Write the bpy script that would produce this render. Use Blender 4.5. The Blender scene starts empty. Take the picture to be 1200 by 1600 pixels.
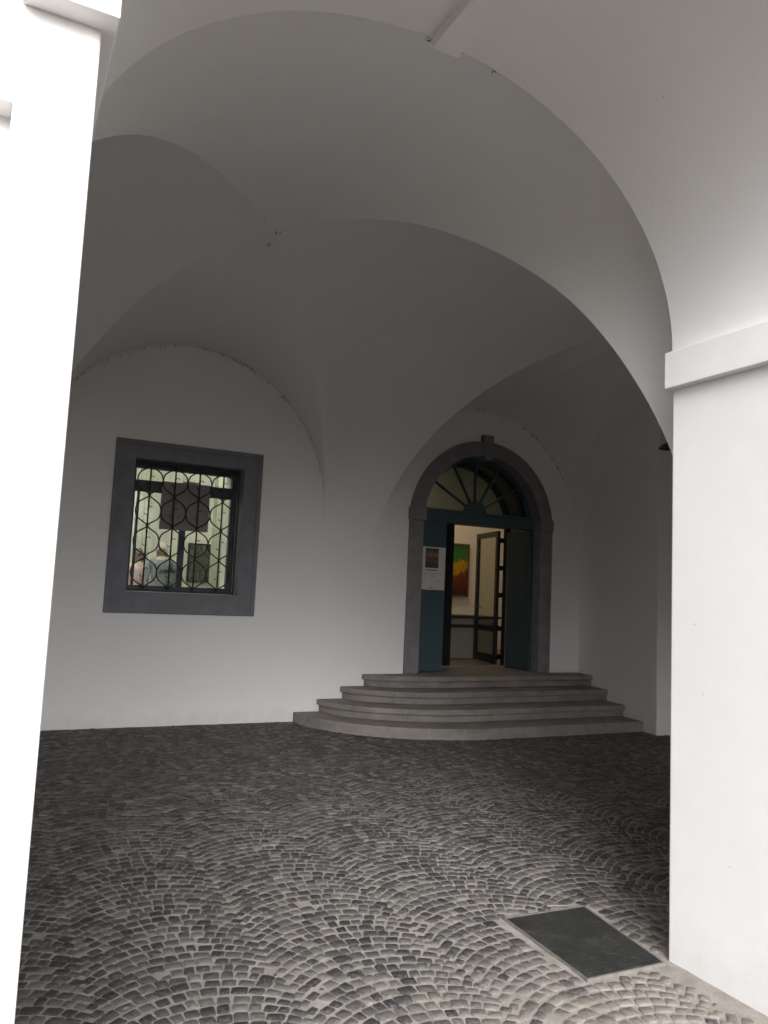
import bpy, bmesh, math, random
import numpy as np
from mathutils import Vector, Matrix
from mathutils.geometry import tessellate_polygon
R = math.radians
random.seed(7)
rng = np.random.default_rng(11)
SC = bpy.context.scene
COL = SC.collection

# ------------------------------------------------------------------ materials
class NT:
    def __init__(s, name):
        s.m = bpy.data.materials.new(name); s.m.use_nodes = True
        s.t = s.m.node_tree; s.t.nodes.clear()
        s.out = s.t.nodes.new('ShaderNodeOutputMaterial')
    def n(s, ty, **kw):
        nd = s.t.nodes.new(ty)
        for k, v in kw.items(): setattr(nd, k, v)
        return nd
    def l(s, a, b): s.t.links.new(a, b)
    def val(s, sock, v): sock.default_value = v

def ramp(nt, fac, stops, interp='LINEAR'):
    r = nt.n('ShaderNodeValToRGB'); r.color_ramp.interpolation = interp
    e = r.color_ramp.elements
    while len(e) > 1: e.remove(e[-1])
    e[0].position, c = stops[0][0], stops[0][1]
    e[0].color = (*c, 1)
    for p, c in stops[1:]:
        q = e.new(p); q.color = (*c, 1)
    nt.l(fac, r.inputs[0]); return r.outputs[0]

def coords(nt, scale=(1, 1, 1), kind='Object'):
    tc = nt.n('ShaderNodeTexCoord'); mp = nt.n('ShaderNodeMapping')
    mp.inputs['Scale'].default_value = scale
    nt.l(tc.outputs[kind], mp.inputs[0]); return mp.outputs[0]

def noise(nt, vec, scale, detail=5, rough=.55, dist=0.):
    x = nt.n('ShaderNodeTexNoise')
    x.inputs['Scale'].default_value = scale; x.inputs['Detail'].default_value = detail
    x.inputs['Roughness'].default_value = rough; x.inputs['Distortion'].default_value = dist
    nt.l(vec, x.inputs['Vector']); return x.outputs['Fac']

def mix(nt, fac, a, b, mode='MIX'):
    m = nt.n('ShaderNodeMix', data_type='RGBA', blend_type=mode)
    for sock, v in ((m.inputs[0], fac), (m.inputs[6], a), (m.inputs[7], b)):
        if hasattr(v, 'is_output'): nt.l(v, sock)
        elif isinstance(v, tuple): sock.default_value = (*v, 1) if len(v) == 3 else v
        else: sock.default_value = v
    return m.outputs[2]

def math_(nt, op, a, b=None, c=None, clamp=False):
    m = nt.n('ShaderNodeMath', operation=op); m.use_clamp = clamp
    for i, v in enumerate((a, b, c)):
        if v is None: continue
        if hasattr(v, 'is_output'): nt.l(v, m.inputs[i])
        else: m.inputs[i].default_value = v
    return m.outputs[0]

def principled(nt, color, rough=.6, metal=0., bump=None, bstr=.2, bdist=.01, spec=.5):
    p = nt.n('ShaderNodeBsdfPrincipled')
    if hasattr(color, 'is_output'): nt.l(color, p.inputs['Base Color'])
    else: p.inputs['Base Color'].default_value = (*color, 1)
    if hasattr(rough, 'is_output'): nt.l(rough, p.inputs['Roughness'])
    else: p.inputs['Roughness'].default_value = rough
    p.inputs['Metallic'].default_value = metal
    p.inputs['Specular IOR Level'].default_value = spec
    if bump is not None:
        b = nt.n('ShaderNodeBump'); b.inputs['Strength'].default_value = bstr
        b.inputs['Distance'].default_value = bdist
        nt.l(bump, b.inputs['Height']); nt.l(b.outputs[0], p.inputs['Normal'])
    nt.l(p.outputs[0], nt.out.inputs[0]); return p

def mat_plaster(name, c0, c1, dirty=.0):
    nt = NT(name); v = coords(nt)
    big = noise(nt, v, 1.3, 4, .6); mid = noise(nt, v, 14, 6, .65); fine = noise(nt, v, 160, 4, .6)
    col = ramp(nt, big, [(.3, c0), (.7, c1)])
    col = mix(nt, math_(nt, 'MULTIPLY', mid, .16), col, tuple(x * .72 for x in c0))
    # scattered scuffs and hairline stains that belong to the plaster
    sp = noise(nt, coords(nt, (3, 3, 1.2)), 5.5, 8, .75)
    st = ramp(nt, sp, [(.68, (0, 0, 0)), (.80, (1, 1, 1))])
    col = mix(nt, math_(nt, 'MULTIPLY', st, .22 + dirty), col, (.36, .33, .30))
    # splashed grime along the foot of the walls, ragged and patchy
    gx = nt.n('ShaderNodeNewGeometry'); sx = nt.n('ShaderNodeSeparateXYZ'); nt.l(gx.outputs['Position'], sx.inputs[0])
    ft = math_(nt, 'SUBTRACT', math_(nt, 'MULTIPLY', noise(nt, v, 5, 7, .7), .42), sx.outputs['Z'])
    ft = ramp(nt, ft, [(.0, (0, 0, 0)), (.20, (.20, .20, .20))])
    col = mix(nt, ft, col, (.30, .27, .24))
    chips = ramp(nt, noise(nt, v, 26, 3, .5), [(.755, (0, 0, 0)), (.775, (.5, .5, .5))])
    col = mix(nt, chips, col, (.45, .42, .39))
    # trowelled unevenness under a fine sand finish
    tro = noise(nt, v, 3.2, 3, .5, .4)
    h = math_(nt, 'ADD', math_(nt, 'MULTIPLY', mid, .5), math_(nt, 'MULTIPLY', fine, .18))
    h = math_(nt, 'ADD', h, math_(nt, 'MULTIPLY', tro, 2.2))
    principled(nt, col, .88, bump=h, bstr=.15, bdist=.010, spec=.25)
    return nt.m

def mat_simple(name, c, rough=.5, metal=0., var=.25, scale=9, bstr=.1, spec=.5, stretch=(1, 1, 1)):
    nt = NT(name); v = coords(nt, stretch)
    n1 = noise(nt, v, scale, 6, .6); n2 = noise(nt, v, scale * 9, 3, .6)
    col = ramp(nt, n1, [(.28, tuple(x * (1 - var) for x in c)), (.72, tuple(min(1, x * (1 + var)) for x in c))])
    rg = math_(nt, 'ADD', math_(nt, 'MULTIPLY', n2, .2), rough - .1)
    principled(nt, col, rg, metal, bump=n2, bstr=bstr, bdist=.004, spec=spec)
    return nt.m

M = {}
M['plaster'] = mat_plaster('white_plaster', (.80, .785, .775), (.83, .82, .81))
M['vault'] = mat_plaster('vault_plaster', (.84, .83, .82), (.87, .86, .85))
M['inside'] = mat_plaster('gallery_plaster', (.78, .77, .73), (.82, .81, .77))
M['surround'] = mat_simple('grey_sandstone', (.215, .203, .212), .75, var=.16, scale=6, bstr=.22, spec=.3)
def mat_step():
    nt = NT('step_stone'); v = coords(nt)
    n1 = noise(nt, v, 4, 7, .65); n2 = noise(nt, v, 60, 5, .7); n3 = noise(nt, coords(nt, (1, 1, 3)), 2.2, 6, .7)
    col = ramp(nt, n1, [(.28, (.19, .173, .16)), (.72, (.30, .272, .25))])
    col = mix(nt, ramp(nt, n3, [(.52, (0, 0, 0)), (.7, (.7, .7, .7))]), col, (.15, .137, .125))
    col = mix(nt, ramp(nt, n2, [(.6, (0, 0, 0)), (.8, (.6, .6, .6))]), col, (.12, .11, .10))
    sx = nt.n('ShaderNodeSeparateXYZ'); nt.l(v, sx.inputs[0])
    jt = None
    for x0 in (-1.05, .12, 1.35):                    # joints between the blocks
        j = math_(nt, 'COMPARE', sx.outputs['X'], x0, .004)
        jt = j if jt is None else math_(nt, 'MAXIMUM', jt, j)
    col = mix(nt, math_(nt, 'MULTIPLY', jt, .35), col, (.06, .055, .05))
    h = math_(nt, 'ADD', n2, math_(nt, 'MULTIPLY', n1, 1.5))
    principled(nt, col, .8, bump=h, bstr=.4, bdist=.006, spec=.3); return nt.m
M['step'] = mat_step()
M['win_stone'] = mat_simple('blue_grey_stone', (.185, .188, .208), .75, var=.14, scale=6, bstr=.22, spec=.3)
M['teal'] = mat_simple('teal_paint', (.046, .078, .094), .45, var=.14, scale=4, bstr=.06, stretch=(6, 6, .6))
M['teal_dark'] = mat_simple('dark_teal_paint', (.036, .074, .092), .45, var=.14, scale=4, bstr=.06, stretch=(6, 6, .6))
M['iron'] = mat_simple('wrought_iron', (.016, .017, .020), .5, .3, var=.3, scale=30, bstr=.2)
M['sash'] = mat_simple('sash_paint', (.018, .026, .034), .45, var=.2, scale=6)
M['frame_dark'] = mat_simple('dark_metal', (.014, .015, .018), .4, .4, var=.2, scale=8)
M['paper'] = mat_simple('poster_paper', (.62, .59, .585), .8, var=.04, scale=4, bstr=.04, spec=.2)
M['banner'] = mat_simple('banner_paper', (.30, .27, .265), .85, var=.06, scale=4, bstr=.06, spec=.2)
M['ink'] = mat_simple('printed_ink', (.09, .085, .085), .8, var=.1)
M['ink_faint'] = mat_simple('faint_ink', (.33, .31, .305), .8, var=.1)
M['letter'] = mat_simple('pale_lettering', (.12, .16, .17), .6, var=.05)
M['banner_ink'] = mat_simple('banner_print', (.22, .185, .18), .8, var=.1)
M['desk'] = mat_simple('desk_black', (.02, .019, .019), .4, var=.2)
M['desk_panel'] = mat_simple('desk_grey_panel', (.33, .32, .30), .6, var=.06)
M['wood'] = mat_simple('picture_frame_wood', (.16, .075, .035), .5, var=.25, scale=6, stretch=(8, 8, 1))
M['g_floor'] = mat_simple('gallery_floor_boards', (.17, .145, .12), .45, var=.2, scale=3, stretch=(1, 8, 1))
M['lamp'] = mat_simple('lamp_enamel', (.016, .018, .024), .4, var=.2)
M['column'] = mat_simple('painted_column', (.40, .41, .34), .7, var=.06)
M['shade'] = mat_simple('grey_shade', (.30, .30, .27), .7, var=.06)
M['web'] = mat_simple('cobweb_dust', (.075, .068, .062), .95, var=.3, scale=60)
M['leaf'] = mat_simple('dry_leaf', (.30, .13, .05), .8, var=.3, scale=40)
M['steel'] = mat_simple('galvanised_edge', (.25, .235, .215), .5, .4, var=.25, scale=25, bstr=.2)
M['skin'] = mat_simple('skin', (.52, .31, .24), .55, var=.06)
M['hair_dark'] = mat_simple('brown_hair', (.06, .04, .03), .6, var=.3, scale=40)
M['hair_grey'] = mat_simple('grey_hair', (.40, .38, .36), .6, var=.2, scale=40)
M['pink'] = mat_simple('pale_pink_cloth', (.66, .48, .50), .85, var=.08, scale=12, bstr=.2)
M['greycloth'] = mat_simple('blue_grey_cloth', (.20, .22, .26), .85, var=.1, scale=12, bstr=.2)
M['white_cloth'] = mat_simple('cream_cloth', (.70, .66, .56), .85, var=.06, scale=12, bstr=.2)
M['trouser'] = mat_simple('dark_trousers', (.035, .037, .05), .85, var=.15, scale=12, bstr=.2)
M['shoe'] = mat_simple('black_shoe', (.02, .02, .02), .5)
M['eye'] = mat_simple('dark_eye', (.02, .015, .012), .3)
M['lip'] = mat_simple('lips', (.36, .14, .13), .5)

def mat_glass(name, tint, fres=1.2):
    nt = NT(name)
    tr = nt.n('ShaderNodeBsdfTransparent'); tr.inputs[0].default_value = (*tint, 1)
    gl = nt.n('ShaderNodeBsdfGlossy'); gl.inputs['Roughness'].default_value = .02
    lw = nt.n('ShaderNodeLayerWeight')
    fr = math_(nt, 'ADD', math_(nt, 'MULTIPLY', math_(nt, 'POWER', lw.outputs['Facing'], 5.), .8), (fres - 1) * .12)
    mx = nt.n('ShaderNodeMixShader')
    nt.l(fr, mx.inputs[0]); nt.l(tr.outputs[0], mx.inputs[1]); nt.l(gl.outputs[0], mx.inputs[2])
    nt.l(mx.outputs[0], nt.out.inputs[0]); return nt.m
M['glass'] = mat_glass('window_glass', (.93, .95, .92), 1.35)
M['glass_fan'] = mat_glass('old_fanlight_glass', (.33, .37, .35), 1.4)
M['glass_door'] = mat_glass('door_glass', (.84, .85, .78), 1.4)

def mat_emit(name, c, s):
    nt = NT(name); e = nt.n('ShaderNodeEmission'); e.inputs[0].default_value = (*c, 1); e.inputs[1].default_value = s
    nt.l(e.outputs[0], nt.out.inputs[0]); return nt.m
M['tube'] = mat_emit('fluorescent_tube', (.98, 1.0, .84), 23)
M['warm'] = mat_emit('warm_lamp', (1.0, .74, .48), 14)

# stones of the pavement: every sett has its own tone, dusted with the pale sand of its joints
def mat_sett():
    nt = NT('basalt_sett'); v = coords(nt)
    a = nt.n('ShaderNodeAttribute', attribute_name='tone')
    tone = a.outputs['Fac']
    col = ramp(nt, tone, [(0, (.016, .016, .017)), (.35, (.042, .041, .042)), (.7, (.088, .085, .082)), (1, (.165, .153, .14))])
    n1 = noise(nt, v, 55, 6, .7); n2 = noise(nt, v, 300, 3, .6); n3 = noise(nt, v, 1.1, 4, .6)
    col = mix(nt, ramp(nt, noise(nt, v, 75, 7, .75, .4), [(.44, (0, 0, 0)), (.70, (.7, .7, .7))]), col, (.13, .122, .115))
    a2 = nt.n('ShaderNodeAttribute', attribute_name='dust')
    d = math_(nt, 'ADD', a2.outputs['Fac'], math_(nt, 'MULTIPLY', math_(nt, 'SUBTRACT', n1, .5), 1.5))
    d = ramp(nt, d, [(.25, (0, 0, 0)), (1.0, (1, 1, 1))])
    col = mix(nt, math_(nt, 'MULTIPLY', d, .8), col, (.27, .238, .205))
    h = math_(nt, 'ADD', n1, math_(nt, 'MULTIPLY', n2, .3))
    principled(nt, col, ramp(nt, n1, [(.3, (.5, .5, .5)), (.8, (.85, .85, .85))]), bump=h, bstr=.45, bdist=.006, spec=.4)
    return nt.m
M['sett'] = mat_sett()

def mat_joint():
    nt = NT('sandy_joint'); v = coords(nt)
    n1 = noise(nt, v, 9, 8, .7); n2 = noise(nt, v, 220, 4, .7); n3 = noise(nt, v, 1.0, 3)
    col = ramp(nt, n1, [(.3, (.22, .20, .18)), (.7, (.38, .345, .31))])
    col = mix(nt, ramp(nt, n2, [(.5, (0, 0, 0)), (.8, (1, 1, 1))]), col, (.10, .09, .08))
    sx = nt.n('ShaderNodeSeparateXYZ'); nt.l(v, sx.inputs[0])     # sand lies in the joints near the arch, darker grey further in
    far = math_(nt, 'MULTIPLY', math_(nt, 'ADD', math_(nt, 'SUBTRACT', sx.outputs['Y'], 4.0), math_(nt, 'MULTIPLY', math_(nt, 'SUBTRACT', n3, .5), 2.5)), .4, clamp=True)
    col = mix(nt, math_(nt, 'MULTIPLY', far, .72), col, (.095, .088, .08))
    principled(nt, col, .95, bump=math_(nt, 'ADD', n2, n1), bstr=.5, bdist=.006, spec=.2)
    return nt.m
M['joint'] = mat_joint()

def mat_outer():
    nt = NT('courtyard_paving'); v = coords(nt)
    vo = nt.n('ShaderNodeTexVoronoi', feature='DISTANCE_TO_EDGE'); vo.inputs['Scale'].default_value = 14
    nt.l(v, vo.inputs['Vector'])
    n1 = noise(nt, v, 3, 6)
    col = ramp(nt, n1, [(.3, (.05, .048, .046)), (.7, (.09, .084, .078))])
    col = mix(nt, ramp(nt, vo.outputs['Distance'], [(.03, (1, 1, 1)), (.09, (0, 0, 0))]), col, (.26, .22, .18))
    principled(nt, col, .85, bump=vo.outputs['Distance'], bstr=.3, bdist=.02)
    return nt.m
M['outer'] = mat_outer()

def mat_plate():
    nt = NT('worn_iron_plate'); v = coords(nt)
    n1 = noise(nt, v, 6, 7, .65); n2 = noise(nt, v, 120, 4, .6)
    col = ramp(nt, n1, [(.3, (.024, .025, .024)), (.6, (.044, .044, .041)), (.85, (.12, .108, .095))])
    # chequer tread studs
    w = nt.n('ShaderNodeTexVoronoi', feature='F1'); w.inputs['Scale'].default_value = 36; w.inputs['Randomness'].default_value = .1
    nt.l(v, w.inputs['Vector'])
    h = math_(nt, 'ADD', ramp(nt, w.outputs['Distance'], [(.2, (1, 1, 1)), (.35, (0, 0, 0))]), math_(nt, 'MULTIPLY', n2, .5))
    dust = ramp(nt, noise(nt, v, 11, 8, .8), [(.55, (0, 0, 0)), (.8, (1, 1, 1))])
    col = mix(nt, math_(nt, 'MULTIPLY', dust, .5), col, (.20, .17, .14))
    principled(nt, col, .55, .25, bump=h, bstr=.6, bdist=.005)
    return nt.m
M['plate'] = mat_plate()

def mat_picture(name, kind):
    nt = NT(name); tc = nt.n('ShaderNodeTexCoord'); g = tc.outputs['Generated']
    sp = nt.n('ShaderNodeSeparateXYZ'); nt.l(g, sp.inputs[0])
    mp = nt.n('ShaderNodeMapping'); nt.l(g, mp.inputs[0])
    if kind == 'fields':       # loose green sky over ochre, dark red foreground
        mp.inputs['Scale'].default_value = (2.2, 1, 1.2)
        n1 = noise(nt, mp.outputs[0], 3.0, 8, .7, .8); n2 = noise(nt, mp.outputs[0], 9, 8, .75, .6)
        h = math_(nt, 'ADD', sp.outputs['Z'], math_(nt, 'MULTIPLY', math_(nt, 'SUBTRACT', n1, .5), .62))
        col = ramp(nt, h, [(.0, (.035, .02, .02)), (.18, (.12, .03, .02)), (.34, (.20, .055, .02)), (.42, (.10, .05, .02)), (.46, (.62, .32, .02)),
                           (.63, (.66, .40, .03)), (.69, (.10, .24, .04)), (.84, (.04, .27, .05)), (1, (.05, .13, .03))])
        col = mix(nt, ramp(nt, n2, [(.45, (0, 0, 0)), (.7, (1, 1, 1))]), col, (.06, .035, .03), 'MULTIPLY')
        col = mix(nt, .55, col, ramp(nt, h, [(.0, (.035, .02, .02)), (.2, (.16, .04, .03)), (.45, (.13, .05, .02)), (.5, (.5, .25, .015)), (.66, (.5, .27, .02)), (.7, (.04, .18, .04)), (1, (.04, .16, .03))]))
    elif kind == 'poster':     # small blotchy print: grey green, red band, blue band
        n1 = noise(nt, mp.outputs[0], 4.5, 6, .75, .9)
        h = math_(nt, 'ADD', sp.outputs['Z'], math_(nt, 'MULTIPLY', math_(nt, 'SUBTRACT', n1, .5), .62))
        col = ramp(nt, h, [(.05, (.05, .05, .045)), (.22, (.03, .07, .09)), (.32, (.10, .11, .11)), (.44, (.22, .035, .03)), (.55, (.20, .05, .04)), (.64, (.20, .19, .15)), (.8, (.13, .12, .07)), (.97, (.05, .045, .03))])
        n2 = noise(nt, mp.outputs[0], 16, 5, .7)
        col = mix(nt, ramp(nt, n2, [(.5, (0, 0, 0)), (.62, (1, 1, 1))]), col, (.10, .11, .09))
    else:                      # dark vertical strokes like bark
        mp.inputs['Scale'].default_value = (9, 1, 1.2)
        n1 = noise(nt, mp.outputs[0], 3, 8, .7, .6)
        col = ramp(nt, n1, [(.35, (.03, .03, .028)), (.55, (.11, .105, .09)), (.7, (.22, .21, .18))])
    principled(nt, col, .6, spec=.3); return nt.m
M['pic_fields'] = mat_picture('painted_fields', 'fields')
M['pic_poster'] = mat_picture('poster_print', 'poster')
M['pic_bark'] = mat_picture('painted_strokes', 'bark')

# ------------------------------------------------------------------ mesh helpers
class MB:
    def __init__(s): s.v = []; s.f = []; s.mi = []
    def add(s, vs, fs, mi=0):
        o = len(s.v); s.v += [tuple(v) for v in vs]; s.f += [tuple(i + o for i in f) for f in fs]; s.mi += [mi] * len(fs)
        return s
    def box(s, x0, x1, y0, y1, z0, z1, mi=0):
        vs = [(x, y, z) for z in (z0, z1) for y in (y0, y1) for x in (x0, x1)]
        return s.add(vs, [(0, 2, 3, 1), (4, 5, 7, 6), (0, 1, 5, 4), (2, 6, 7, 3), (0, 4, 6, 2), (1, 3, 7, 5)], mi)
    def obox(s, c, ax, ay, az, mi=0):   # oriented box: centre and three half axes
        c, ax, ay, az = map(Vector, (c, ax, ay, az))
        vs = [c + i * ax + j * ay + k * az for k in (-1, 1) for j in (-1, 1) for i in (-1, 1)]
        return s.add(vs, [(0, 2, 3, 1), (4, 5, 7, 6), (0, 1, 5, 4), (2, 6, 7, 3), (0, 4, 6, 2), (1, 3, 7, 5)], mi)
    def grid(s, rows, mi=0, close=False):
        n = len(rows[0]); vs = [p for r in rows for p in r]; fs = []
        for i in range(len(rows) - 1):
            for j in range(n - (0 if close else 1)):
                k = (j + 1) % n
                fs.append((i * n + j, i * n + k, (i + 1) * n + k, (i + 1) * n + j))
        return s.add(vs, fs, mi)
    def prism(s, poly, z0, z1, mi=0):   # plan polygon extruded upwards
        n = len(poly); vs = [(x, y, z0) for x, y in poly] + [(x, y, z1) for x, y in poly]
        fs = [(i, (i + 1) % n, n + (i + 1) % n, n + i) for i in range(n)]
        fs += [tuple(range(n, 2 * n)), tuple(range(n - 1, -1, -1))]
        return s.add(vs, fs, mi)
    def slab(s, outline, holes, y0, y1, mi=0):   # X-Z outline with holes, thick along Y
        loops = [outline] + holes
        tri = tessellate_polygon([[Vector((x, z, 0)) for x, z in l] for l in loops])
        flat = [p for l in loops for p in l]; n = len(flat)
        vs = [(x, y0, z) for x, z in flat] + [(x, y1, z) for x, z in flat]
        fs = [tuple(t) for t in tri] + [tuple(i + n for i in reversed(t)) for t in tri]
        o = 0
        for l in loops:
            m = len(l)
            fs += [(o + i, o + (i + 1) % m, n + o + (i + 1) % m, n + o + i) for i in range(m)]
            o += m
        return s.add(vs, fs, mi)
    def tube(s, pts, r, n=6, mi=0, cap=True):
        pts = [Vector(p) for p in pts]; rows = []
        for i, p in enumerate(pts):
            d = (pts[min(i + 1, len(pts) - 1)] - pts[max(i - 1, 0)]).normalized()
            a = d.cross(Vector((0, 1, 0)) if abs(d.y) < .9 else Vector((1, 0, 0))).normalized(); b = d.cross(a)
            rr = r[i] if isinstance(r, (list, tuple)) else r
            rows.append([p + rr * (math.cos(t) * a + math.sin(t) * b) for t in [2 * math.pi * k / n for k in range(n)]])
        o = len(s.v); s.grid(rows, mi, True)
        if cap:
            s.f += [tuple(o + k for k in range(n)), tuple(o + (len(rows) - 1) * n + k for k in range(n - 1, -1, -1))]; s.mi += [mi, mi]
        return s
    def lathe(s, c, prof, n=16, mi=0):   # profile of (radius, z)
        rows = [[(c[0] + r * math.cos(2 * math.pi * k / n), c[1] + r * math.sin(2 * math.pi * k / n), c[2] + z) for k in range(n)] for r, z in prof]
        return s.grid(rows, mi, True)
    def build(s, name, mats, parent=None, smooth=False, bevel=0., angle=35, weld=True):
        me = bpy.data.meshes.new(name); me.from_pydata(s.v, [], s.f)
        mats = mats if isinstance(mats, list) else [mats]
        for m in mats: me.materials.append(m)
        me.polygons.foreach_set('material_index', s.mi)
        bm = bmesh.new(); bm.from_mesh(me)
        if weld: bmesh.ops.remove_doubles(bm, verts=bm.verts, dist=1e-5)
        bmesh.ops.recalc_face_normals(bm, faces=bm.faces)
        bm.to_mesh(me); bm.free()
        o = bpy.data.objects.new(name, me); COL.objects.link(o)
        if parent: o.parent = parent
        if smooth:
            me.polygons.foreach_set('use_smooth', [True] * len(me.polygons))
            me.set_sharp_from_angle(angle=R(angle))
        if bevel:
            b = o.modifiers.new('edge', 'BEVEL'); b.width = bevel; b.segments = 2; b.limit_method = 'ANGLE'; b.angle_limit = R(40)
        return o

def tag(o, label=None, cat=None, group=None, kind=None):
    for k, v in (('label', label), ('category', cat), ('group', group), ('kind', kind)):
        if v: o[k] = v
    return o
def empty(name, loc=(0, 0, 0)):
    o = bpy.data.objects.new(name, None); COL.objects.link(o); o.location = loc; o.empty_display_size = .2
    return o
def keep(child, parent):            # parent while keeping world coordinates of the mesh data
    child.parent = parent; child.matrix_parent_inverse = Matrix.Translation(parent.location).inverted(); return child
def part(mb, name, mats, parent, **kw):
    o = mb.build(name, mats, **kw)
    root = parent
    off = Vector((0, 0, 0)); q = parent
    while q: off += q.location; q = q.parent
    o.data.transform(Matrix.Translation(-off)); o.parent = parent
    return o

# ------------------------------------------------------------------ measures (metres; camera above the origin)
YF, YI, YW = 1.497, 2.701, 8.78         # arcade front, arcade inner face, back wall
AX0, AX1, AZ, AR = .102, 2.890, 2.83, 1.11   # front arch: jambs, springing, rise
gz = lambda y: .035 * min(1, max(0, (y - 3.5) / 5.0))   # the floor climbs a little to the back wall

def arch_pts(x0, x1, zs, rise, n=48):   # half ellipse from left to right
    c, a = (x0 + x1) / 2, (x1 - x0) / 2
    return [(c - a * math.cos(math.pi * i / n), zs + rise * math.sin(math.pi * i / n)) for i in range(n + 1)]

# ------------------------------------------------------------------ ground
XC0, PW = 1.215, .745                 # the setts are laid in segmental arches, in bands running into the arcade
STEP_CX = 5.20
def ellipse_in(x, y, left, front, grow=.0):
    a = STEP_CX - left + grow; b = YW - front + grow
    if x > STEP_CX: return y > front - grow
    return ((x - STEP_CX) / a) ** 2 + ((y - YW) / b) ** 2 < 1
PLATE = [(2.432, 3.326), (2.928, 3.306), (2.838, 2.664), (2.398, 2.675)]
def in_poly(x, y, poly, grow):
    c = (sum(p[0] for p in poly) / len(poly), sum(p[1] for p in poly) / len(poly)); s = False
    q = [(c[0] + (p[0] - c[0]) * (1 + grow / abs(p[0] - c[0])), c[1] + (p[1] - c[1]) * (1 + grow / abs(p[1] - c[1]))) for p in poly]
    for i in range(len(q)):
        (x1, y1), (x2, y2) = q[i], q[i - 1]
        if (y1 > y) != (y2 > y) and x < (x2 - x1) * (y - y1) / (y2 - y1) + x1: s = not s
    return s
def ground():
    st = []
    r = PW / 2 / math.sin(R(47)); half = R(47)
    for cidx in range(-7, 10):
        xc = XC0 + PW * (cidx + .5); ph = rng.uniform(-.01, .01)
        y = .2
        while y < 9.3:
            y += .067 + rng.uniform(-.0035, .0035)
            n = max(9, int(round(2 * half * r / (.0605 + rng.uniform(-.003, .003)))))
            ws = rng.uniform(.72, 1.28, n); ws /= ws.sum(); t = -half + rng.uniform(-.01, .01)
            for w in ws:
                a = t + w * half; t += w * 2 * half
                sx = xc + r * math.sin(a); sy = y + r * (math.cos(a) - math.cos(half)) + rng.normal(0, .0018)
                if sx < -4.1 or sx > 7.75 or sy > 8.9: continue
                st.append((sx, sy, -a + rng.normal(0, .04), w * half * r, (.0325 + rng.normal(0, .0013)) * math.cos(a) ** .9))
    keepers = []
    for s in st:
        x, y = s[0], s[1]
        if y > 8.74: continue
        if ellipse_in(x, y, 3.31, 7.285, .02): continue
        if in_poly(x, y, PLATE, .03): continue
        if YF - .06 < y < YI + .06 and (x > AX1 - .11 or -.72 < x < AX0 + .05 or x < -3.55): continue
        if y > 7.0 and x > 7.25: continue
        keepers.append(s)
    S = np.array(keepers); n = len(S)
    ang8 = np.array([(-1, -.78), (-.78, -1), (.78, -1), (1, -.78), (1, .78), (.78, 1), (-.78, 1), (-1, .78)])
    jit = rng.normal(0, .035, (n, 8, 2)) + np.repeat(rng.normal(0, .07, (n, 4, 2)), 2, axis=1)
    base = ang8[None] + jit
    hx = (S[:, 3] - .0024 - rng.uniform(0, .0024, n))[:, None]; hy = (S[:, 4] - .0040 - rng.uniform(0, .0020, n))[:, None]
    ca, sa = np.cos(S[:, 2])[:, None], np.sin(S[:, 2])[:, None]
    g = np.array([gz(y) for y in S[:, 1]])
    lift = rng.normal(0, .0013, n); tilt = rng.normal(0, .016, (n, 2))
    V = np.zeros((n, 25, 3))
    for k, (sc, z) in enumerate(((1.0, -.022), (.985, -.0012), (.90, .0012))):
        px, py = base[:, :, 0] * hx * sc, base[:, :, 1] * hy * sc
        V[:, k * 8:k * 8 + 8, 0] = S[:, 0:1] + px * ca - py * sa
        V[:, k * 8:k * 8 + 8, 1] = S[:, 1:2] + px * sa + py * ca
        V[:, k * 8:k * 8 + 8, 2] = z + (g + lift)[:, None] + px * tilt[:, :1] + py * tilt[:, 1:]
    V[:, 24, 0], V[:, 24, 1], V[:, 24, 2] = S[:, 0], S[:, 1], .0014 + g + lift + rng.normal(0, .0008, n)
    q = []
    for k in (0, 1):
        for i in range(8): q.append((k * 8 + i, k * 8 + (i + 1) % 8, k * 8 + 8 + (i + 1) % 8, k * 8 + 8 + i))
    t = [(16 + i, 16 + (i + 1) % 8, 24) for i in range(8)]
    off = (np.arange(n) * 25)[:, None, None]
    Q = (np.array(q)[None] + off).reshape(-1, 4); T = (np.array(t)[None] + off).reshape(-1, 3)
    # bedding sheet of sand
    xs = np.linspace(-4.3, 7.9, 123); ys = np.linspace(.0, 9.3, 94)
    GX, GY = np.meshgrid(xs, ys)
    BZ = -.0028 + np.vectorize(gz)(GY) + rng.normal(0, .0012, GX.shape)
    BV = np.stack([GX, GY, BZ], -1).reshape(-1, 3); nb = len(BV); w = len(xs)
    ii = (np.arange(len(ys) - 1)[:, None] * w + np.arange(w - 1)[None]).reshape(-1)
    BQ = np.stack([ii, ii + 1, ii + w + 1, ii + w], -1) + n * 25
    verts = np.concatenate([V.reshape(-1, 3), BV]); quads = np.concatenate([Q, BQ])
    me = bpy.data.meshes.new('cobblestone_ground')
    me.vertices.add(len(verts)); me.vertices.foreach_set('co', verts.astype(np.float32).ravel())
    nl = len(quads) * 4 + len(T) * 3
    me.loops.add(nl); me.loops.foreach_set('vertex_index', np.concatenate([quads.ravel(), T.ravel()]).astype(np.int32))
    me.polygons.add(len(quads) + len(T))
    me.polygons.foreach_set('loop_start', np.concatenate([np.arange(len(quads)) * 4, len(quads) * 4 + np.arange(len(T)) * 3]).astype(np.int32))
    mi = np.concatenate([np.zeros(len(Q)), np.ones(len(BQ)), np.zeros(len(T))]).astype(np.int32)
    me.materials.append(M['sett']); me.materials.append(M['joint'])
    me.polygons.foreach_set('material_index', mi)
    me.polygons.foreach_set('use_smooth', np.ones(len(mi), bool))
    tone = np.clip(rng.beta(1.0, 1.35, n) + rng.normal(0, .05, n), 0, 1)
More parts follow.
